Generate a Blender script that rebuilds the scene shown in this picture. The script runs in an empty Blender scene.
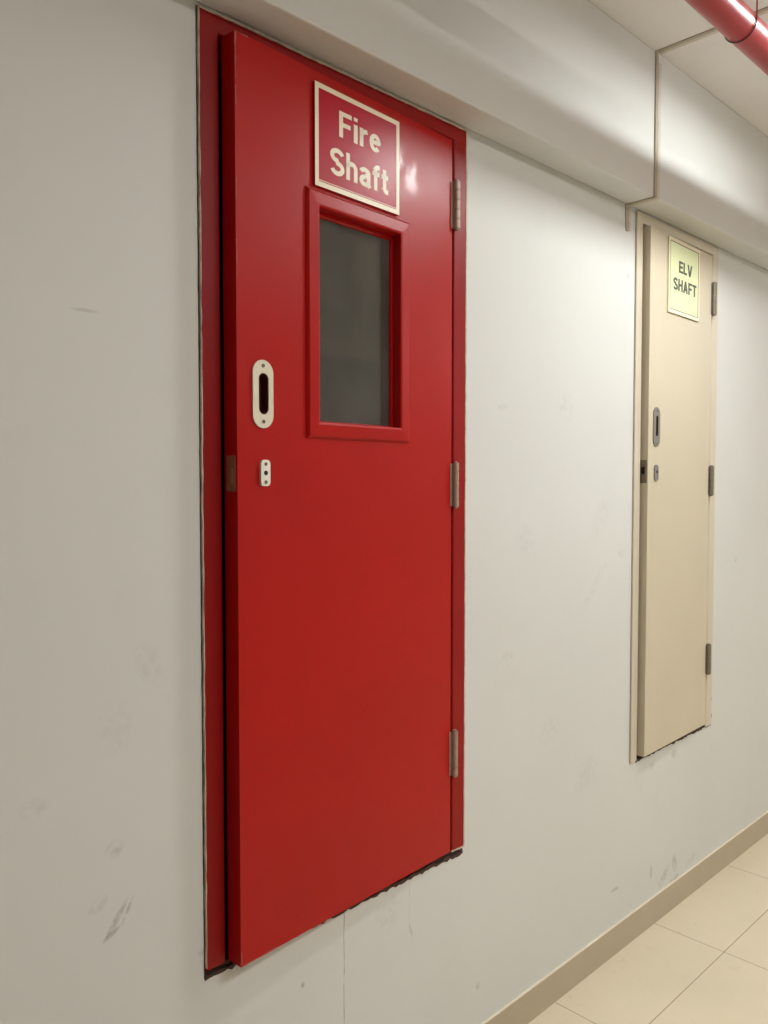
import bpy, bmesh, math, random
from mathutils import Vector, Matrix
random.seed(7)
SC = bpy.context.scene
COL = SC.collection

# ------------------------------------------------------------------ colours / materials
def s2l(c):
    return tuple(((v / 255) / 12.92 if v / 255 <= .04045 else ((v / 255 + .055) / 1.055) ** 2.4) for v in c)

class NT:
    """small helper round a node tree"""
    def __init__(s, name):
        s.m = bpy.data.materials.new(name); s.m.use_nodes = True
        s.t = s.m.node_tree; s.n = s.t.nodes; s.b = s.n['Principled BSDF']
    def add(s, typ, **kw):
        n = s.n.new(typ)
        for k, v in kw.items(): setattr(n, k, v)
        return n
    def put(s, sock, v):
        if isinstance(v, bpy.types.NodeSocket): s.t.links.new(v, sock)
        else:
            if hasattr(sock.default_value, '__len__') and not hasattr(v, '__len__'): v = [v] * len(sock.default_value)
            if hasattr(v, '__len__') and len(v) == 3 and len(sock.default_value) == 4: v = tuple(v) + (1,)
            sock.default_value = v
    def math(s, op, a, b=0.0, c=None, clamp=False):
        n = s.add('ShaderNodeMath', operation=op, use_clamp=clamp)
        s.put(n.inputs[0], a); s.put(n.inputs[1], b)
        if c is not None: s.put(n.inputs[2], c)
        return n.outputs[0]
    def pos(s):
        g = s.add('ShaderNodeNewGeometry'); return g.outputs['Position']
    def xyz(s, v):
        n = s.add('ShaderNodeSeparateXYZ'); s.put(n.inputs[0], v); return n.outputs
    def noise(s, scale, detail=3, rough=.5, vec=None, dim=None):
        n = s.add('ShaderNodeTexNoise'); n.inputs['Scale'].default_value = scale
        n.inputs['Detail'].default_value = detail; n.inputs['Roughness'].default_value = rough
        s.put(n.inputs['Vector'], vec if vec is not None else s.pos()); return n.outputs['Fac']
    def ramp(s, v, lo, hi):
        n = s.add('ShaderNodeMapRange'); n.clamp = True
        s.put(n.inputs[0], v); n.inputs[1].default_value = lo; n.inputs[2].default_value = hi
        return n.outputs[0]
    def mix(s, f, a, b):
        n = s.add('ShaderNodeMix', data_type='RGBA'); s.put(n.inputs[0], f)
        s.put(n.inputs[6], a); s.put(n.inputs[7], b); return n.outputs[2]
    def vmap(s, scale=(1, 1, 1), rot=(0, 0, 0), vec=None):
        n = s.add('ShaderNodeMapping'); s.put(n.inputs[0], vec if vec is not None else s.pos())
        n.inputs['Scale'].default_value = scale; n.inputs['Rotation'].default_value = rot
        return n.outputs[0]
    def bump(s, h, strength=.1, dist=.002):
        n = s.add('ShaderNodeBump'); n.inputs['Strength'].default_value = strength
        n.inputs['Distance'].default_value = dist; s.put(n.inputs['Height'], h)
        s.put(s.b.inputs['Normal'], n.outputs[0])
    def set(s, **kw):
        for k, v in kw.items(): s.put(s.b.inputs[k.replace('_', ' ')], v)
        return s.m

def plain(name, rgb, rough=.5, metal=0, var=.06, scale=40, spec=.5):
    k = NT(name); c = s2l(rgb)
    col = k.mix(k.noise(scale, 3), tuple(v * (1 - var) for v in c), tuple(min(1, v * (1 + var)) for v in c))
    return k.set(Base_Color=col, Roughness=rough, Metallic=metal, Specular_IOR_Level=spec)

WALL_ALB = (216, 216, 213)
def wall_material(name, scuffs=(), lines=(), alb=WALL_ALB):
    k = NT(name); p = k.pos(); x, y, z = k.xyz(p)
    c = s2l(alb)
    col = k.mix(k.ramp(k.noise(1.3, 4, .6), .35, .7), tuple(v * .975 for v in c), tuple(v * 1.02 for v in c))
    # faint warm blotches of old touch-up paint
    bl = k.math('MULTIPLY', k.ramp(k.noise(5.5, 5, .65), .56, .72), .10)
    col = k.mix(bl, col, s2l((196, 190, 178)))
    grain = k.noise(55, 4, .7)
    for (sx, sz, rx, rz, ang, st, thr) in scuffs:
        ca, sa = math.cos(ang), math.sin(ang)
        dx = k.math('SUBTRACT', x, sx); dz = k.math('SUBTRACT', z, sz)
        u = k.math('DIVIDE', k.math('ADD', k.math('MULTIPLY', dx, ca), k.math('MULTIPLY', dz, sa)), rx)
        v = k.math('DIVIDE', k.math('SUBTRACT', k.math('MULTIPLY', dz, ca), k.math('MULTIPLY', dx, sa)), rz)
        d = k.math('ADD', k.math('MULTIPLY', u, u), k.math('MULTIPLY', v, v))
        m = k.math('SUBTRACT', 1.0, d, clamp=True)
        m = k.math('MULTIPLY', k.math('MULTIPLY', m, k.ramp(grain, thr, thr + .22)), st * .7)
        col = k.mix(m, col, s2l((104, 97, 88)))
    for (lx, z0, z1, w, st) in lines:
        wob = k.math('MULTIPLY', k.math('SUBTRACT', k.noise(14, 2), .5), .006)
        d = k.math('ABSOLUTE', k.math('SUBTRACT', k.math('ADD', x, wob), lx))
        m = k.math('LESS_THAN', d, w)
        m = k.math('MULTIPLY', m, k.math('MULTIPLY', k.math('GREATER_THAN', z, z0), k.math('LESS_THAN', z, z1)))
        m = k.math('MULTIPLY', k.math('MULTIPLY', m, k.ramp(k.noise(30, 2), .3, .6)), st)
        col = k.mix(m, col, s2l((110, 102, 92)))
    h = k.math('ADD', k.math('MULTIPLY', k.noise(3, 3), 1.0), k.math('MULTIPLY', k.noise(120, 3), .05))
    k.bump(h, .25, .006)
    return k.set(Base_Color=col, Roughness=.55, Specular_IOR_Level=.3)

def paint_red(name, base, rough=.34, wear=.0, patch=None):
    k = NT(name); c = s2l(base)
    col = k.mix(k.ramp(k.noise(2.2, 4, .6), .3, .7), tuple(v * .93 for v in c), tuple(v * 1.06 for v in c))
    fl = k.math('MULTIPLY', k.ramp(k.noise(70, 4, .7), .70, .78), wear)
    col = k.mix(fl, col, s2l((214, 176, 160)))
    k.bump(k.math('ADD', k.noise(9, 3), k.math('MULTIPLY', k.noise(170, 2), .06)), .16, .004)
    r = k.math('ADD', k.math('MULTIPLY', k.noise(6, 4, .6), .18), rough - .09)
    if patch:      # a rubbed, shinier scrape in the paint
        x, y, z = k.xyz(k.pos())
        u = k.math('DIVIDE', k.math('SUBTRACT', x, patch[0]), patch[2]); v = k.math('DIVIDE', k.math('SUBTRACT', z, patch[1]), patch[3])
        d = k.math('ADD', k.math('MULTIPLY', u, u), k.math('MULTIPLY', v, v))
        n = k.ramp(k.noise(38, 4, .65, vec=k.vmap((1, 1, .5), (0, .6, 0))), .46, .60)
        m = k.math('MULTIPLY', k.math('SUBTRACT', 1.0, d, clamp=True), n)
        r = k.math('SUBTRACT', r, k.math('MULTIPLY', m, .18))
    return k.set(Base_Color=col, Roughness=r, Specular_IOR_Level=.25)

def tile_floor():
    k = NT('floor_tiles'); p = k.pos(); x, y, z = k.xyz(p)
    def g(v, off):
        f = k.math('FRACT', k.math('DIVIDE', k.math('ADD', v, off), .6))
        return k.math('MINIMUM', f, k.math('SUBTRACT', 1.0, f))
    gx = g(x, -1.978 + 6.0); gy = g(y, .2446 + 6.0)
    d = k.math('MINIMUM', gx, gy)
    m = k.math('LESS_THAN', d, .0024)
    c = s2l((222, 209, 184))
    col = k.mix(k.ramp(k.noise(2.0, 5, .65), .3, .7), tuple(v * .95 for v in c), tuple(v * 1.04 for v in c))
    col = k.mix(k.math('MULTIPLY', k.ramp(k.noise(9, 5, .7), .6, .78), .16), col, s2l((168, 148, 120)))
    col = k.mix(k.math('MULTIPLY', k.ramp(k.noise(26, 3, .6), .68, .76), .22), col, s2l((130, 112, 90)))
    col = k.mix(k.math('MULTIPLY', m, .8), col, s2l((140, 124, 98)))
    k.bump(k.math('SUBTRACT', 1.0, m), .4, .001)
    return k.set(Base_Color=col, Roughness=k.math('ADD', k.math('MULTIPLY', m, .4), .30), Specular_IOR_Level=.4)

def glass_mat():
    k = NT('dusty_glass'); t = k.t
    tr = k.add('ShaderNodeBsdfTransparent'); tr.inputs[0].default_value = (.62, .64, .62, 1)
    gl = k.add('ShaderNodeBsdfGlossy'); gl.inputs['Roughness'].default_value = .04
    fr = k.add('ShaderNodeFresnel'); fr.inputs['IOR'].default_value = 1.5
    di = k.add('ShaderNodeBsdfDiffuse')
    dust = k.noise(9, 5, .65); smear = k.noise(4, 4, .7, vec=k.vmap((1, 1, .45), (0, .5, 0)))
    di.inputs[0].default_value = s2l((168, 162, 152)) + (1,)
    f = k.math('ADD', k.math('MULTIPLY', k.math('MULTIPLY', dust, smear), .62), .05)
    m1 = k.add('ShaderNodeMixShader'); k.put(m1.inputs[0], f); k.put(m1.inputs[1], tr.outputs[0]); k.put(m1.inputs[2], di.outputs[0])
    m2 = k.add('ShaderNodeMixShader'); k.put(m2.inputs[0], fr.outputs[0]); k.put(m2.inputs[1], m1.outputs[0]); k.put(m2.inputs[2], gl.outputs[0])
    k.put(k.n['Material Output'].inputs[0], m2.outputs[0])
    return k.m

def emit(name, rgb, strength):
    k = NT(name)
    return k.set(Base_Color=(.8, .8, .8), Emission_Color=rgb, Emission_Strength=strength, Roughness=.4)

# wall marks: x, z, half width, half height, tilt, strength, noise threshold
SCUFFS = [(.640, .755, .042, .007, .95, .65, .34), (.662, .765, .030, .004, 1.1, .6, .36), (.632, .735, .020, .006, .5, .7, .32), (.609, .794, .022, .014, .6, .35, .40),
          (.710, 1.187, .030, .05, .4, .18, .42), (.643, 1.09, .04, .06, 0, .12, .42), (.506, .99, .03, .02, 0, .22, .40),
          (.640, .88, .02, .018, .4, .35, .4), (.600, 1.79, .03, .004, .0, .35, .3), (.808, .63, .01, .01, 0, .5, .4),
          (2.562, .180, .008, .032, 0, .7, .34), (2.735, .155, .020, .040, .3, .65, .36), (2.655, .135, .06, .02, .6, .55, .38), (2.74, .10, .05, .012, .1, .6, .4),
          (2.86, .12, .05, .02, .3, .4, .42), (2.323, .208, .03, .008, 0, .6, .36), (1.63, .20, .012, .012, 0, .35, .3),
          (2.56, .55, .02, .02, .5, .5, .4), (2.72, .55, .02, .03, 1.2, .5, .4), (2.68, .59, .08, .012, 0, .55, .42),
          (2.02, 1.72, .06, .05, 0, .14, .42), (1.72, 1.70, .03, .012, .2, .22, .40), (1.83, 1.35, .05, .05, 0, .16, .42),
          (2.22, 1.40, .10, .05, .9, .12, .42), (2.34, 1.28, .03, .02, 0, .25, .40), (1.75, 1.04, .03, .03, 0, .25, .42),
          (2.18, 1.19, .12, .02, .8, .16, .42), (2.36, 2.15, .012, .012, 0, .4, .3), (3.22, 1.20, .02, .015, 0, .35, .4),
          (1.38, .44, .004, .025, .3, .4, .36), (1.05, .46, .006, .008, 0, .8, .25), (1.30, .52, .05, .05, .4, .2, .42),
          (2.15, .62, .08, .07, .5, .14, .42), (1.95, .80, .06, .05, 0, .14, .42)]
LINES = [(1.1655, .28, .585, .0012, .7), (1.372, .44, .60, .0008, .35)]
M = {
    'wall': wall_material('painted_plaster_wall', SCUFFS, LINES),
    'plaster': wall_material('painted_plaster'),
    'ceiling': wall_material('painted_ceiling', alb=(234, 233, 230)),
    'red': paint_red('red_door_paint', (173, 11, 6), .36, patch=(1.335, 2.195, .075, .065)),
    'red_worn': paint_red('red_frame_paint', (146, 9, 8), .42, .10),
    'pipe': paint_red('red_pipe_paint', (170, 56, 62), .33),
    'cream': plain('cream_door_paint', (206, 194, 171), .45, var=.05, scale=3),
    'cream_edge': plain('cream_frame_paint', (208, 197, 177), .45, var=.05, scale=5),
    'dark': plain('dark_shaft_concrete', (70, 66, 60), .9, var=.2, scale=6),
    'dirt': plain('dirty_sill_mortar', (66, 54, 42), .95, var=.4, scale=60),
    'caulk': plain('chipped_edge_filler', (206, 188, 172), .8, var=.3, scale=90),
    'chip': plain('chipped_pink_paint', (170, 84, 72), .6, var=.3, scale=90),
    'caulk_dark': plain('dark_gap_filler', (74, 52, 44), .9, var=.5, scale=80),
    'plate': plain('cream_pull_plate', (226, 216, 196), .35, var=.04),
    'white': plain('white_lock_plate', (236, 232, 224), .3, var=.03),
    'screw': plain('dull_screw', (120, 112, 98), .35, .8),
    'black': plain('keyhole_black', (12, 11, 11), .8),
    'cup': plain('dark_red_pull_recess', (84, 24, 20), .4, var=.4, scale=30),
    'hinge_dark': plain('grey_hinge_steel', (134, 124, 112), .45, .5, .2, 60),
    'hinge': plain('worn_hinge_steel', (172, 152, 138), .42, .45, .25, 60),
    'latch': plain('brown_latch_plate', (150, 100, 76), .5, .3, .25, 80),
    'grey_plate': plain('grey_steel_plate', (140, 136, 128), .4, .6, .12, 60),
    'steel_latch': plain('grey_latch_steel', (132, 120, 104), .45, .5, .25, 60),
    'sign_red': plain('crimson_sign_face', (178, 14, 42), .30, var=.03, scale=12, spec=.2),
    'sign_cream': plain('cream_sign_print', (238, 224, 198), .35, var=.02),
    'sign_green': plain('pale_green_sign_face', (218, 224, 176), .35, var=.02),
    'ink': plain('dark_sign_print', (62, 66, 60), .4, var=.05),
    'line': plain('grey_sign_line', (120, 112, 92), .5, var=.05),
    'joint': plain('grey_brown_joint_strip', (176, 166, 150), .7, var=.15, scale=30),
    'joint_light': plain('joint_filler_plaster', (206, 200, 186), .7, var=.06, scale=20),
    'skirting': plain('beige_skirting_tile', (182, 168, 144), .4, var=.07, scale=9),
    'skirt_top': plain('skirting_top_grout', (226, 216, 196), .7, var=.08, scale=40),
    'floor': tile_floor(),
    'glass': glass_mat(),
    'housing': plain('white_lamp_housing', (230, 230, 228), .4),
}

# ------------------------------------------------------------------ building helpers
def mesh_obj(name, bm, mat, parent=None, smooth=False, bevel=0, seg=2):
    bmesh.ops.recalc_face_normals(bm, faces=bm.faces)
    me = bpy.data.meshes.new(name)
    if parent is not None:
        root = parent
        while root.parent: root = root.parent
        bm.transform(Matrix.Translation(-root.location))
    bm.to_mesh(me); bm.free()
    o = bpy.data.objects.new(name, me); COL.objects.link(o)
    me.materials.append(mat)
    if parent is not None: o.parent = parent
    if smooth:
        for p in me.polygons: p.use_smooth = True
    if bevel:
        b = o.modifiers.new('bevel', 'BEVEL'); b.width = bevel; b.segments = seg; b.limit_method = 'ANGLE'; b.angle_limit = .6
    return o

def box(bm, x0, x1, y0, y1, z0, z1, f=None):
    f = f or (lambda a, b, c: (a, b, c))
    v = [bm.verts.new(f(x, y, z)) for x in (x0, x1) for y in (y0, y1) for z in (z0, z1)]
    for q in ((0, 1, 3, 2), (4, 6, 7, 5), (0, 4, 5, 1), (2, 3, 7, 6), (0, 2, 6, 4), (1, 5, 7, 3)):
        bm.faces.new([v[i] for i in q])

def slab(bm, loops, d0, d1, f):
    """plate with holes: loops of (u,z); first is the outline; d0..d1 depth range"""
    cu = bpy.data.curves.new('tmp', 'CURVE'); cu.dimensions = '2D'; cu.fill_mode = 'BOTH'; cu.extrude = .5
    for lp in loops:
        sp = cu.splines.new('POLY'); sp.points.add(len(lp) - 1)
        for p, (a, b) in zip(sp.points, lp): p.co = (a, b, 0, 1)
        sp.use_cyclic_u = True
    ob = bpy.data.objects.new('tmp', cu); COL.objects.link(ob)
    dg = bpy.context.evaluated_depsgraph_get(); dg.update()
    me = bpy.data.meshes.new_from_object(ob.evaluated_get(dg))
    tmp = bmesh.new(); tmp.from_mesh(me)
    bmesh.ops.remove_doubles(tmp, verts=tmp.verts, dist=1e-6)
    mp = {}
    for v in tmp.verts:
        mp[v.index] = bm.verts.new(f(v.co.x, d0 if v.co.z < 0 else d1, v.co.y))
    for fc in tmp.faces:
        try: bm.faces.new([mp[v.index] for v in fc.verts])
        except ValueError: pass
    tmp.free(); bpy.data.objects.remove(ob); bpy.data.curves.remove(cu); bpy.data.meshes.remove(me)

def rect(u0, u1, z0, z1): return [(u0, z0), (u1, z0), (u1, z1), (u0, z1)]
def stadium(uc, zc, hw, hh, r=None, n=10):
    r = r or hw; pts = []
    for (cx, cz, a0) in ((uc + hw - r, zc + hh - r, 0), (uc - hw + r, zc + hh - r, 90), (uc - hw + r, zc - hh + r, 180), (uc + hw - r, zc - hh + r, 270)):
        for i in range(n + 1):
            a = math.radians(a0 + 90 * i / n); pts.append((cx + r * math.cos(a), cz + r * math.sin(a)))
    return pts
def disc(uc, zc, r, n=20): return [(uc + r * math.cos(2 * math.pi * i / n), zc + r * math.sin(2 * math.pi * i / n)) for i in range(n)]

def sweep_rect(bm, u0, u1, z0, z1, prof, f):
    """closed mitred frame; prof = (inset, depth) points, closed"""
    rings = []
    for (i, d) in prof:
        rings.append([bm.verts.new(f(*p)) for p in ((u0 + i, d, z0 + i), (u1 - i, d, z0 + i), (u1 - i, d, z1 - i), (u0 + i, d, z1 - i))])
    n = len(prof)
    for a in range(n):
        A, B = rings[a], rings[(a + 1) % n]
        for k in range(4): bm.faces.new((A[k], A[(k + 1) % 4], B[(k + 1) % 4], B[k]))

def sweep_u(bm, x0, x1, z0, z1, il, ir, it, prof):
    """three sided door frame (no sill): prof = (fraction of the face width, y)"""
    rings = []
    for (w, y) in prof:
        rings.append([bm.verts.new(p) for p in ((x0 + il * w, y, z0), (x0 + il * w, y, z1 - it * w), (x1 - ir * w, y, z1 - it * w), (x1 - ir * w, y, z0))])
    n = len(prof)
    for a in range(n):
        A, B = rings[a], rings[(a + 1) % n]
        for k in range(3): bm.faces.new((A[k], A[k + 1], B[k + 1], B[k]))
    bm.faces.new([r[0] for r in rings]); bm.faces.new([r[3] for r in rings])

def ragged(bm, a, b, w, axis, y0, y1, step=.012, jit=.6, f=None):
    f = f or (lambda p, q, r: (p, q, r))
    """an irregular thin ribbon from a to b in the wall plane (x,z); w width across"""
    L = math.hypot(b[0] - a[0], b[1] - a[1]); n = max(3, int(L / step)); pr = None
    for i in range(n + 1):
        t = i / n; x = a[0] + (b[0] - a[0]) * t; z = a[1] + (b[1] - a[1]) * t
        lo = -w * .5 * (1 + random.uniform(-jit, jit)); hi = w * .5 * (1 + random.uniform(-jit, jit))
        pts = [(x + lo, z), (x + hi, z)] if axis == 'x' else [(x, z + lo), (x, z + hi)]
        v = [bm.verts.new(f(p[0], y, p[1])) for p in pts for y in (y0, y1)]   # lo/y0 lo/y1 hi/y0 hi/y1
        if pr:
            for (p, q) in ((0, 2), (2, 3), (3, 1), (1, 0)): bm.faces.new((pr[p], pr[q], v[q], v[p]))
        else: bm.faces.new((v[0], v[2], v[3], v[1]))
        pr = v
    bm.faces.new((pr[0], pr[1], pr[3], pr[2]))

def tube(bm, pts, r, n=14, caps=True):
    pts = [Vector(p) for p in pts]; rings = []
    for i, p in enumerate(pts):
        d = (pts[min(i + 1, len(pts) - 1)] - pts[max(i - 1, 0)]).normalized()
        a = d.cross(Vector((1, 0, 0)) if abs(d.x) < .9 else Vector((0, 0, 1))).normalized(); b = d.cross(a)
        rings.append([bm.verts.new(p + r * (math.cos(2 * math.pi * k / n) * a + math.sin(2 * math.pi * k / n) * b)) for k in range(n)])
    for A, B in zip(rings, rings[1:]):
        for k in range(n): bm.faces.new((A[k], A[(k + 1) % n], B[(k + 1) % n], B[k]))
    if caps: bm.faces.new(rings[0]); bm.faces.new(rings[-1])

def struct(o): o['kind'] = 'structure'; return o
def tag(o, label, cat, group=None):
    o['label'] = label; o['category'] = cat
    if group: o['group'] = group
    return o
def empty(name, loc):
    o = bpy.data.objects.new(name, None); COL.objects.link(o); o.location = loc; o.empty_display_size = .1
    return o

# ------------------------------------------------------------------ the room
W_X0, W_X1, CEIL, BACK = -5.5, 8.5, 2.799, -4.6
RX0, RX1, RZ0, RZ1 = .8165, 1.5630, .592, 2.3587           # red door frame, outer
EX0, EX1, EZ0, EZ1 = 2.4045, 3.0090, .5955, 2.3610          # cream door frame, outer
SOFF, BEAM_Y, JX = 2.3681, -.0912, 2.3485
I = lambda u, d, z: (u, d, z)

bm = bmesh.new()
slab(bm, [rect(W_X0, W_X1, 0, CEIL), rect(RX0 - .003, RX1 + .003, .576, RZ1 + .002), rect(EX0 - .002, EX1 + .002, .5935, EZ1 + .002)], 0, .12, I)
struct(mesh_obj('wall_front', bm, M['wall']))
bm = bmesh.new(); box(bm, W_X0, W_X1, BACK - .1, BACK, 0, CEIL); struct(mesh_obj('wall_back', bm, M['plaster']))
bm = bmesh.new(); box(bm, W_X0 - .1, W_X0, BACK - .1, .12, 0, CEIL); struct(mesh_obj('wall_left', bm, M['plaster']))
bm = bmesh.new(); box(bm, W_X1, W_X1 + .1, BACK - .1, .12, 0, CEIL); struct(mesh_obj('wall_right', bm, M['plaster']))
bm = bmesh.new(); box(bm, W_X0 - .1, W_X1 + .1, BACK - .1, .12, -.1, 0); struct(mesh_obj('floor', bm, M['floor']))
bm = bmesh.new(); box(bm, W_X0 - .1, W_X1 + .1, BACK - .1, .12, CEIL, CEIL + .1); struct(mesh_obj('ceiling', bm, M['ceiling']))
# dropped beam along the wall head, in two casts meeting at the movement joint
bm = bmesh.new(); box(bm, W_X0, JX, BEAM_Y, 0, SOFF, CEIL); box(bm, JX, W_X1, BEAM_Y - .003, 0, SOFF - .001, CEIL)
struct(mesh_obj('ceiling_beam', bm, M['plaster'], bevel=.004))
# shafts behind the two doors
for nm, x0, x1 in (('shaft_lining', RX0 - .02, RX1 + .02), ('shaft_lining', EX0 - .02, EX1 + .02)):
    bm = bmesh.new(); y1 = .95
    box(bm, x0 - .05, x0, .12, y1, .45, 2.6); box(bm, x1, x1 + .05, .12, y1, .45, 2.6)
    box(bm, x0 - .05, x1 + .05, y1, y1 + .05, .45, 2.6); box(bm, x0, x1, .12, y1, .40, .45); box(bm, x0, x1, .12, y1, 2.55, 2.6)
    struct(mesh_obj(nm, bm, M['dark']))
# skirting and its pale top edge
bm = bmesh.new(); box(bm, W_X0, W_X1, -.007, 0, 0, .0905); sk = struct(mesh_obj('baseboard_front', bm, M['skirting']))
bm = bmesh.new(); ragged(bm, (W_X0, .0918), (W_X1, .0918), .0022, 'z', -.0062, 0, .03, .5)
mesh_obj('grout_line', bm, M['skirt_top'], sk)
# movement joint: a strip over ceiling, beam, soffit and wall head
bm = bmesh.new(); hw = .0070; fy = BEAM_Y - .003
box(bm, JX - hw, JX + hw, BACK, fy, CEIL - .003, CEIL)
box(bm, JX - hw, JX + hw, fy - .002, BEAM_Y, SOFF - .003, CEIL)
box(bm, JX - hw, JX + hw, fy, 0, SOFF - .004, SOFF)
ragged(bm, (JX + .001, 2.286), (JX + .001, SOFF - .002), .017, 'x', -.003, 0, .015, .35)
t1 = struct(mesh_obj('trim_1', bm, M['joint']))
bm = bmesh.new()
ragged(bm, (JX + .0175, SOFF - .002), (JX + .0175, CEIL - .03), .016, 'x', fy - .0016, fy + .001, .03, .3)
ragged(bm, (JX + .016, 2.29), (JX + .016, SOFF - .002), .012, 'x', -.002, 0, .015, .4)
box(bm, JX + hw, JX + .024, fy, 0, SOFF - .0035, SOFF)
box(bm, JX + hw, JX + .022, -.45, fy, CEIL - .002, CEIL)
mesh_obj('joint_filler', bm, M['joint_light'], t1)

# ------------------------------------------------------------------ doors
def leaf_frame(xl, yl, xr, yr):
    d = Vector((xr - xl, yr - yl)).normalized(); n = Vector((-d.y, d.x))      # n points into the wall
    return lambda u, dep, z: (xl + d.x * u + n.x * dep, yl + d.y * u + n.y * dep, z)

def frame_mesh(x0, x1, z0, z1, il, ir, it, mat, root):
    bm = bmesh.new()
    k = 1.34
    sweep_u(bm, x0, x1, z0, z1, il, ir, it, [(0, -.006), (.93, -.006), (1, -.003), (1, .046), (k, .046), (k, .112), (0, .112)])
    return mesh_obj('door_frame', bm, mat, root, bevel=.0012)

def leaf_obj(bm, mat, root, f, ul, w, z0, z1):
    # only the outer arrises are eased
    on = lambda v: min((v.co - Vector(f(ul, 0, v.co.z))).xy.length, (v.co - Vector(f(w, 0, v.co.z))).xy.length) < 1e-4 or \
        (min(abs(v.co.z - z0), abs(v.co.z - z1)) < 1e-4 and abs((v.co - Vector(f(0, 0, 0))).xy.dot(nrm)) < 1e-4)
    nrm = (Vector(f(0, 1, 0)) - Vector(f(0, 0, 0))).xy
    lay = bm.edges.layers.float.new('bevel_weight_edge')
    for e in bm.edges:
        if all(on(v) for v in e.verts) and len(e.link_faces) == 2 and e.calc_face_angle() > .6: e[lay] = 1
    o = mesh_obj('door_leaf', bm, mat, root)
    b = o.modifiers.new('bevel', 'BEVEL'); b.width = .0018; b.segments = 2; b.limit_method = 'WEIGHT'
    return o

def hinge(f, u, z0, z1, mat, root, dep=-.006, r=.0088, pale=False):
    bm = bmesh.new(); n = 5; g = .0004; L = (z1 - z0) / n
    for i in range(n): tube(bm, [f(u, dep, z0 + i * L + g), f(u, dep, z0 + (i + 1) * L - g)], r, 16)
    tube(bm, [f(u, dep, z0 - .003), f(u, dep, z1 + .003)], r * .62, 12)
    box(bm, u - .014, u, -.0012, .0012, z0 + .002, z1 - .002, f)
    box(bm, u, u + .020, .0045, .0075, z0 + .002, z1 - .002, f)
    o = mesh_obj('hinge', bm, mat, root, bevel=.0008)
    return o

def screw(f, u, z, d, r, parent, mat):
    bm = bmesh.new(); slab(bm, [disc(u, z, r)], d - .0012, d + .002, f)
    return mesh_obj('screw', bm, mat, parent)

# ---- red door, standing slightly ajar
R1 = empty('door_1', ((RX0 + RX1) / 2, 0, RZ0)); struct(R1)
tag(R1, 'red painted steel shaft door with small window, raised above the floor and slightly ajar', 'door')
fr = frame_mesh(RX0, RX1, RZ0, RZ1, .0420, .0455, .0330, M['red_worn'], R1)
f0 = leaf_frame(.862, -.046, 1.509, -.008)
f = f0
LU, LW, LZ0, LZ1 = .0028, .648, .5962, 2.3212
bm = bmesh.new()
slab(bm, [rect(LU, LW, LZ0, LZ1), rect(.206, .461, 1.620, 2.060), stadium(.0633, 1.6745, .0128, .040)], 0, .0385, f)
leaf_obj(bm, M['red'], R1, f, LU, LW, LZ0, LZ1)
bm = bmesh.new()
sweep_rect(bm, .1722, .4865, 1.5948, 2.0900, [(0, 0), (.0018, -.003), (.0060, -.0075), (.029, -.0085), (.0325, -.0075), (.0340, -.005), (.0340, .016), (.030, .016), (.030, 0)], f)
vf = mesh_obj('window_frame', bm, M['red'], R1, bevel=.0008)
bm = bmesh.new()
sweep_rect(bm, .2062, .4608, 1.6202, 2.0598, [(0, .0165), (.010, .0165), (.0125, .019), (.0135, .024), (0, .024)], f)
mesh_obj('glazing_bead', bm, M['red'], vf)
bm = bmesh.new(); box(bm, .2064, .4606, .0242, .0292, 1.6204, 2.0596, f)
mesh_obj('glass', bm, M['glass'], vf)
bm = bmesh.new()
slab(bm, [stadium(.0620, 1.6738, .0248, .0640), stadium(.0633, 1.6745, .0118, .0388)], -.0035, 0, f)
pp = mesh_obj('pull_plate', bm, M['plate'], R1, bevel=.001); pp['label'] = 'cream oval pull plate'
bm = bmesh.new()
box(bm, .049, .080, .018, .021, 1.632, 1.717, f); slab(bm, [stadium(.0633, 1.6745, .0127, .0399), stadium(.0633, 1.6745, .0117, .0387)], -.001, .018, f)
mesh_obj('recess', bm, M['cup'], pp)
screw(f, .0618, 1.7268, -.0035, .0036, pp, M['screw']); screw(f, .0622, 1.6222, -.0035, .0036, pp, M['screw'])
bm = bmesh.new(); slab(bm, [stadium(.0655, 1.5256, .0112, .0248, .008)], -.0055, 0, f)
lp = mesh_obj('lock_plate', bm, M['white'], R1, bevel=.0012); lp['label'] = 'white lock plate'
screw(f, .0655, 1.5425, -.0055, .0032, lp, M['screw']); screw(f, .0655, 1.5085, -.0055, .0032, lp, M['screw'])
bm = bmesh.new(); slab(bm, [disc(.0655, 1.5257, .0044)], -.0062, -.002, f); mesh_obj('keyhole', bm, M['black'], lp)
bm = bmesh.new(); box(bm, LU - .0012, LU + .002, .006, .032, 1.491, 1.5575, f); box(bm, LU - .003, LU, .013, .024, 1.506, 1.534, f)
mesh_obj('latch_plate', bm, M['latch'], R1, bevel=.0008)['label'] = 'brown latch plate on the leaf edge'
for z0, z1, r in ((2.113, 2.226, .0088), (1.447, 1.554, .0078), (.785, .897, .0078)): hinge(f, .6575, z0, z1, M['hinge'], R1, r=r)
bm = bmesh.new()
for z0, z1, w in ((2.236, 2.318, .0024), (2.19, 2.225, .0012), (2.02, 2.06, .0014), (1.88, 1.95, .0012), (.600, .625, .0016)):
    ragged(bm, (LU + .0018, z0), (LU + .0018, z1), w, 'x', -.0003, .001, .009, .9, f)
ragged(bm, (LU, LZ0 + .0007), (LU + .09, LZ0 + .0007), .0016, 'z', -.0003, .001, .012, .9, f)
ragged(bm, (LU, LZ1 - .0010), (LU + .03, LZ1 - .0010), .0018, 'z', -.0003, .001, .009, .9, f)
mesh_obj('chipped_edge', bm, M['chip'], R1)['label'] = 'pale chipped paint on the leaf edge'
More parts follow.
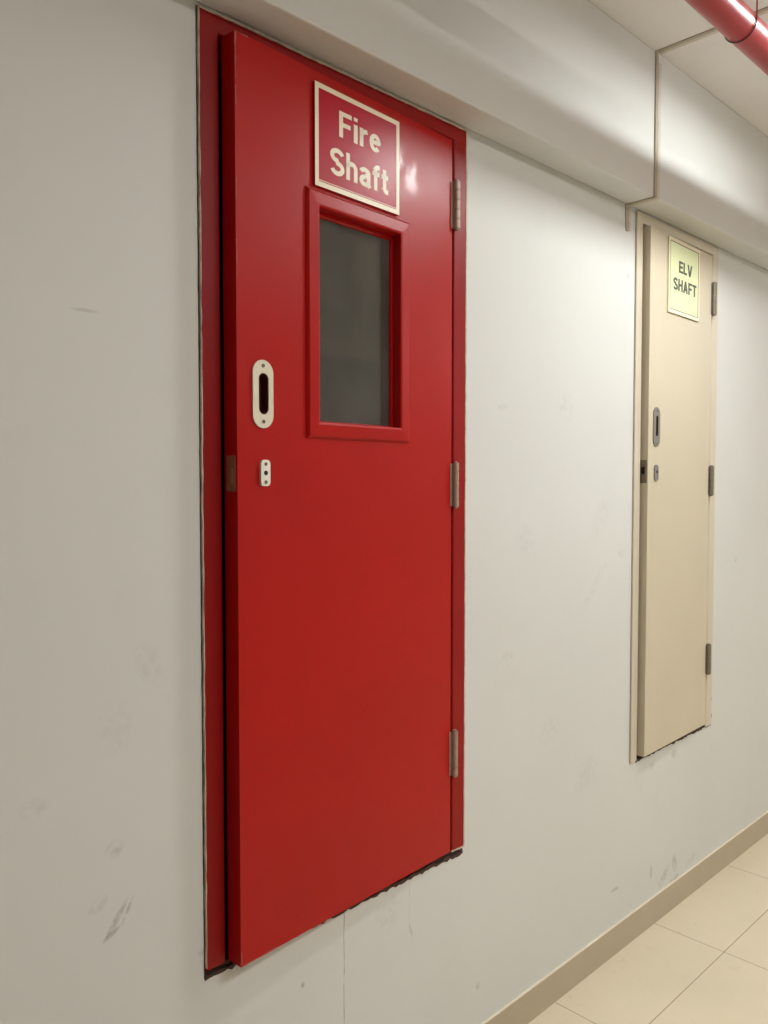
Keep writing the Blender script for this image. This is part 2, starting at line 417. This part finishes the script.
# chipped filler and dark cracks where the frame meets the plaster
bm = bmesh.new()
ragged(bm, (RX0 - .0004, RZ0 + .005), (RX0 - .0004, RZ1), .0018, 'x', -.0064, .002, .022, .9)
ragged(bm, (RX0, RZ1 + .0022), (RX1, RZ1 + .0022), .0045, 'z', -.0066, .002, .014, .7)
ragged(bm, (RX1 + .0022, RZ0 + .005), (RX1 + .0022, RZ1), .0040, 'x', -.0062, .002, .02, .55)
ragged(bm, (RX1 - .045, RZ0 + .001), (RX1 + .003, RZ0 + .001), .004, 'z', -.0064, .002, .008, .8)
mesh_obj('filler_bead', bm, M['caulk'], R1)['label'] = 'pale chipped filler round the frame'
bm = bmesh.new()
ragged(bm, (RX0 - .0022, .580), (RX0 - .0022, RZ1 + .004), .0018, 'x', -.0010, .002, .02, .6)
ragged(bm, (RX0 - .002, .5765), (RX1 + .002, .5765), .0080, 'z', -.0022, .03, .010, .8)
mesh_obj('edge_gap', bm, M['caulk_dark'], R1)['label'] = 'dark ragged gap beside the frame'
bm = bmesh.new(); ragged(bm, (RX0 + .001, .5835), (RX1 - .001, .5835), .010, 'z', .004, .11, .012, .5)
mesh_obj('sill_mortar', bm, M['dirt'], R1)

# ---- cream door
R2 = empty('door_2', ((EX0 + EX1) / 2, 0, EZ0)); struct(R2)
tag(R2, 'narrow cream painted shaft door set in the wall beyond the red one', 'door')
frame_mesh(EX0, EX1, EZ0, EZ1, .0395, .0490, .0330, M['cream_edge'], R2)
f2 = leaf_frame(2.4560, -.0250, 2.9500, -.0080)
LW2, L2Z0, L2Z1 = .4930, .6085, 2.3212
bm = bmesh.new()
slab(bm, [rect(.0005, LW2, L2Z0, L2Z1), stadium(.0565, 1.6880, .0085, .0345)], 0, .036, f2)
leaf_obj(bm, M['cream'], R2, f2, .0005, LW2, L2Z0, L2Z1)
bm = bmesh.new(); slab(bm, [stadium(.0550, 1.6850, .0235, .0640), stadium(.0565, 1.6880, .0080, .0340)], -.0035, 0, f2)
pp = mesh_obj('pull_plate', bm, M['grey_plate'], R2, bevel=.001); pp['label'] = 'dull grey oval pull plate'
bm = bmesh.new(); box(bm, .045, .069, .018, .021, 1.648, 1.728, f2); slab(bm, [stadium(.0565, 1.6880, .0084, .0344), stadium(.0565, 1.6880, .0076, .0336)], -.001, .018, f2)
mesh_obj('recess', bm, M['black'], pp)
screw(f2, .0550, 1.7375, -.0035, .0034, pp, M['screw']); screw(f2, .0550, 1.6310, -.0035, .0034, pp, M['screw'])
bm = bmesh.new(); slab(bm, [stadium(.0565, 1.5354, .0140, .0262, .012)], -.004, 0, f2)
lp = mesh_obj('lock_plate', bm, M['grey_plate'], R2, bevel=.001); lp['label'] = 'small grey lock plate'
bm = bmesh.new(); slab(bm, [disc(.0580, 1.5390, .0046)], -.0047, -.001, f2); mesh_obj('keyhole', bm, M['black'], lp)
bm = bmesh.new(); box(bm, -.0007, .003, .003, .028, 1.502, 1.577, f2)
lt = mesh_obj('latch_plate', bm, M['steel_latch'], R2, bevel=.0008)
bm = bmesh.new(); box(bm, -.003, .001, .010, .021, 1.532, 1.554, f2); mesh_obj('latch_bolt', bm, M['black'], lt)
for z0, z1, r in ((2.110, 2.226, .0095), (1.456, 1.563, .0095), (.797, .906, .0095)): hinge(f2, .5010, z0, z1, M['hinge_dark'], R2, r=r)
bm = bmesh.new()
ragged(bm, (EX1 + .001, .62), (EX1 + .001, EZ1), .0026, 'x', -.003, .002, .014, .8)
ragged(bm, (EX1 + .002, .615), (EX1 + .002, .70), .009, 'x', -.003, .002, .008, .8)
ragged(bm, (EX1 + .002, .79), (EX1 + .002, .83), .006, 'x', -.003, .002, .008, .8)
ragged(bm, (EX0 + .040, .5935), (EX1 + .002, .5965), .0085, 'z', -.0022, .02, .010, .8)
mesh_obj('edge_gap', bm, M['dirt'], R2)['label'] = 'dark ragged gap beside the frame'
bm = bmesh.new(); ragged(bm, (EX0 + .041, .5975), (EX1 - .05, .5975), .006, 'z', .004, .11, .012, .5)
mesh_obj('sill_mortar', bm, M['dirt'], R2)

# ------------------------------------------------------------------ lettering drawn as bold strokes
def arc(cx, cy, rx, ry, a0, a1, n=14):
    return [(cx + rx * math.cos(math.radians(a0 + (a1 - a0) * i / n)), cy + ry * math.sin(math.radians(a0 + (a1 - a0) * i / n))) for i in range(n + 1)]
T = .17            # stroke weight (cap height 1)
def glyphs(c):
    h = T / 2; X = .72       # x-height of lower case
    if c == 'F': return .56, [[(h, 0), (h, 1)], [(T, 1 - h), (.56, 1 - h)], [(T, .50), (.51, .50)]]
    if c == 'E': return .58, [[(h, 0), (h, 1)], [(T, 1 - h), (.57, 1 - h)], [(T, .51), (.54, .51)], [(T, h), (.58, h)]]
    if c == 'L': return .53, [[(h, 0), (h, 1)], [(T, h), (.53, h)]]
    if c == 'H': return .64, [[(h, 0), (h, 1)], [(.64 - h, 0), (.64 - h, 1)], [(T, .52), (.64 - T, .52)]]
    if c == 'T': return .58, [[(.29, 0), (.29, 1 - T)], [(0, 1 - h), (.58, 1 - h)]]
    if c == 'V': return .72, [[(h * 1.05, 1), (.36 - .02, .0)], [(.72 - h * 1.05, 1), (.36 + .02, .0)]]
    if c == 'A': return .68, [[(h * 1.05, 0), (.34, .94)], [(.68 - h * 1.05, 0), (.34, .94)], [(.17, .30), (.51, .30)], [(.28, 1 - h * .9), (.40, 1 - h * .9)]]
    if c == 'i': return T, [[(h, 0), (h, X)], [(h, .86), (h, 1)]]
    if c == 'r': return .36, [[(h, 0), (h, X)], arc(h + .25, X - .30, .25, .30 - h, 180, 88, 8) + [(.36, X - h * .95)]]
    if c == 'h': return .53, [[(h, 0), (h, 1)], arc(.265, X - .25, .265 - h, .25 - h, 180, 0, 14) + [(.53 - h, 0)]]
    if c == 't': return .34, [[(.15, .93), (.15, .2)] + arc(.28, .2, .13, .2 - h, 180, 270, 6) + [(.34, h)], [(0, X - h * .8), (.33, X - h * .8)]]
    if c == 'f': return .35, [[(.15, 0), (.15, .80)] + arc(.28, .80, .13, .2 - h, 180, 90, 6) + [(.35, 1 - h)], [(0, X - h * .8), (.34, X - h * .8)]]
    if c == 'e':
        return .54, [[(.10, .38), (.54 - h * .6, .38)], arc(.27, .36, .27 - h, .36 - h, 0, 318, 30)]
    if c == 'a':
        return .54, [arc(.255, .50, .19, .22 - h, 165, 0, 14) + [(.52 - h, .10), (.53 - h * .4, 0)], arc(.215, .215, .215 - h, .215 - h, 60, 300, 18),
                     [(.27, .405), (.45, .43)], [(.28, .06), (.36, .09), (.44, .19)]]
    if c == 'S':
        up = arc(.31, .735, .235, .265 - h, 15, 265, 18); lo = arc(.31, .27, .235, .27 - h, 85, -165, 18)
        return .62, [up + lo]
    return .3, []

def word(bm, txt, u0, z0, cap, fw, d0, d1, f, track=.11, slant=0):
    """strokes of txt starting at u0 with base line z0; fw stretches the width"""
    x = 0
    for c in txt:
        w, strokes = glyphs(c)
        for st in strokes:
            P = [Vector(p) for p in st]; L = []; R = []
            for i, p in enumerate(P):
                if i == 0: n = P[1] - p; nn = Vector((-n.y, n.x)).normalized(); k = 1
                elif i == len(P) - 1: n = p - P[i - 1]; nn = Vector((-n.y, n.x)).normalized(); k = 1
                else:
                    a = (p - P[i - 1]).normalized(); b = (P[i + 1] - p).normalized()
                    na = Vector((-a.y, a.x)); nb = Vector((-b.y, b.x)); nn = (na + nb).normalized(); k = 1 / max(.5, nn.dot(na))
                L.append(p + nn * T / 2 * k); R.append(p - nn * T / 2 * k)
            def V(p, d): return bm.verts.new(f(u0 + (x + p.x) * cap * fw, d, z0 + p.y * cap))
            rings = [(V(l, d0), V(r, d0), V(r, d1), V(l, d1)) for l, r in zip(L, R)]
            for A, B in zip(rings, rings[1:]):
                for q in range(4): bm.faces.new((A[q], A[(q + 1) % 4], B[(q + 1) % 4], B[q]))
            bm.faces.new(rings[0]); bm.faces.new(rings[-1])
        x += w + track
    return (x - track) * cap * fw

def word_width(txt, cap, fw, track=.11): return (sum(glyphs(c)[0] for c in txt) + track * (len(txt) - 1)) * cap * fw
def word_fit(bm, txt, ua, ub, z0, cap, d0, d1, f, track=.11):
    fw = (ub - ua) / word_width(txt, cap, 1, track); word(bm, txt, ua, z0, cap, fw, d0, d1, f, track)

def ring(bm, u0, u1, z0, z1, w, d0, d1, f): slab(bm, [rect(u0, u1, z0, z1), rect(u0 + w, u1 - w, z0 + w, z1 - w)], d0, d1, f)

# red sign
SD = -.013 - .0                 # the sign board overlaps the window moulding line, so it stands on pads just proud of the leaf
S1 = empty('door_sign', f(.327, -.006, 2.0955)); tag(S1, 'red Fire Shaft sign with cream border on the red door', 'sign')
bm = bmesh.new(); box(bm, .1945, .4483, -.0055, -.0003, 2.0960, 2.2985, f); mesh_obj('sign_plate', bm, M['sign_red'], S1, bevel=.0006)
bm = bmesh.new(); ring(bm, .1947, .4481, 2.0962, 2.2983, .0098, -.0062, -.0054, f)
box(bm, .2043, .4383, -.0060, -.0054, 2.1082, 2.1096, f)
mesh_obj('sign_border', bm, M['sign_cream'], S1)['label'] = 'cream border line'
for txt, ua, ub, zb, cap in (('Fire', .2620, .3875, 2.2105, .0520), ('Shaft', .2370, .4115, 2.1300, .0545)):
    bm = bmesh.new(); word_fit(bm, txt, ua, ub, zb, cap, -.0061, -.0054, f, .10)
    mesh_obj('lettering', bm, M['sign_cream'], S1)['label'] = 'cream word ' + txt

# pale green sign
S2 = empty('door_sign', f2(.257, -.006, 2.066)); tag(S2, 'pale green ELV SHAFT sign with dark letters on the cream door', 'sign')
T = .185
bm = bmesh.new(); box(bm, .1225, .3705, -.0055, -.0003, 2.0680, 2.3145, f2); mesh_obj('sign_plate', bm, M['sign_green'], S2, bevel=.0006)
bm = bmesh.new(); ring(bm, .1227, .3703, 2.0682, 2.3143, .0105, -.0060, -.0054, f2); mesh_obj('sign_border', bm, M['sign_cream'], S2)['label'] = 'cream outer border'
bm = bmesh.new(); ring(bm, .1327, .3603, 2.0787, 2.3038, .0023, -.0064, -.0056, f2); mesh_obj('border_line', bm, M['line'], S2)['label'] = 'thin grey border line'
for txt, ua, ub, zb, cap in (('ELV', .2010, .3060, 2.2090, .0385), ('SHAFT', .1590, .3430, 2.1470, .0405)):
    bm = bmesh.new(); word_fit(bm, txt, ua, ub, zb, cap, -.0062, -.0054, f2, .08)
    mesh_obj('lettering', bm, M['ink'], S2)['label'] = 'dark word ' + txt

# ------------------------------------------------------------------ fire pipe under the ceiling and its hanger
PY, PZ, PR = -.486, 2.590, .0366
bm = bmesh.new(); tube(bm, [(W_X0, PY, PZ), (W_X1, PY, PZ)], PR, 48)
tag(mesh_obj('fire_pipe', bm, M['pipe'], smooth=True), 'thick red fire pipe running along under the white ceiling', 'pipe')
HX = 1.995
h = empty('pipe_hanger', (HX, PY, CEIL)); tag(h, 'thin wire loop hanging the red pipe from the ceiling', 'pipe hanger')
rr = PR + .0018
bm = bmesh.new()
tube(bm, [(HX, PY + rr * math.cos(math.radians(a)), PZ + rr * math.sin(math.radians(a))) for a in range(180, 361, 10)], .0014, 8)
mesh_obj('loop', bm, M['caulk_dark'], h, smooth=True)
for s in (-1, 1):
    bm = bmesh.new(); tube(bm, [(HX, PY + s * rr, PZ), (HX, PY + s * rr, CEIL)], .0018, 8); mesh_obj('rod', bm, M['pipe'], h, smooth=True)

# ------------------------------------------------------------------ corridor lamp by the pipe and added ambient fill lights (above and behind the camera's view)
def lamp(x, y, lx, ly, rgb, st, drop, label, th=.004):
    L = empty('ceiling_light', (x, y, CEIL)); tag(L, label, 'ceiling light')
    bm = bmesh.new(); box(bm, x - lx / 2, x + lx / 2, y - ly / 2, y + ly / 2, CEIL - drop, CEIL); mesh_obj('housing', bm, M['housing'], L, bevel=.004)
    bm = bmesh.new(); box(bm, x - lx / 2 + .012, x + lx / 2 - .012, y - ly / 2 + .012, y + ly / 2 - .012, CEIL - drop - .004, CEIL - drop)
    mesh_obj('diffuser', bm, emit('lamp_diffuser', rgb, st), L)
lamp(2.50, -.80, .36, .14, (.955, 1, .99), 168, .058, 'slim square ceiling light above the corridor near the pipe', .026)
lamp(1.50, -2.15, 1.2, .30, (1, .985, .955), 38, .03, 'long fill light added across the room behind the viewer')  # unseen lamp added as frontal ambient fill for the door wall
lamp(6.40, -2.15, 1.2, .30, (1, .985, .955), 70, .03, 'long fill light added far along the room')  # unseen lamp added to lift the wall beyond the cream door

w = bpy.data.worlds.new('World'); SC.world = w; w.use_nodes = True
w.node_tree.nodes['Background'].inputs[0].default_value = (.02, .02, .02, 1)

# ------------------------------------------------------------------ camera
cam = bpy.data.cameras.new('camera'); co = bpy.data.objects.new('camera', cam); COL.objects.link(co)
cam.sensor_fit = 'VERTICAL'; cam.sensor_height = 36; cam.sensor_width = 27; cam.lens = 818.25 / 1024 * 36; cam.clip_start = .01
yaw, pit, rol = math.radians(44.6223), math.radians(-2.25542), math.radians(.0065)
F = Vector((math.sin(yaw) * math.cos(pit), math.cos(yaw) * math.cos(pit), math.sin(pit)))
Rt = Vector((math.cos(yaw), -math.sin(yaw), 0)); U = Rt.cross(F)
m3 = Matrix((Rt, U, -F)).transposed()
co.matrix_world = Matrix.Translation((0, -1.305, 1.5128)) @ m3.to_4x4()
SC.camera = co
SC.view_settings.view_transform = 'Standard'; SC.view_settings.look = 'None'
SC.view_settings.gamma = 1; SC.view_settings.exposure = 0; SC.view_settings.use_curve_mapping = False
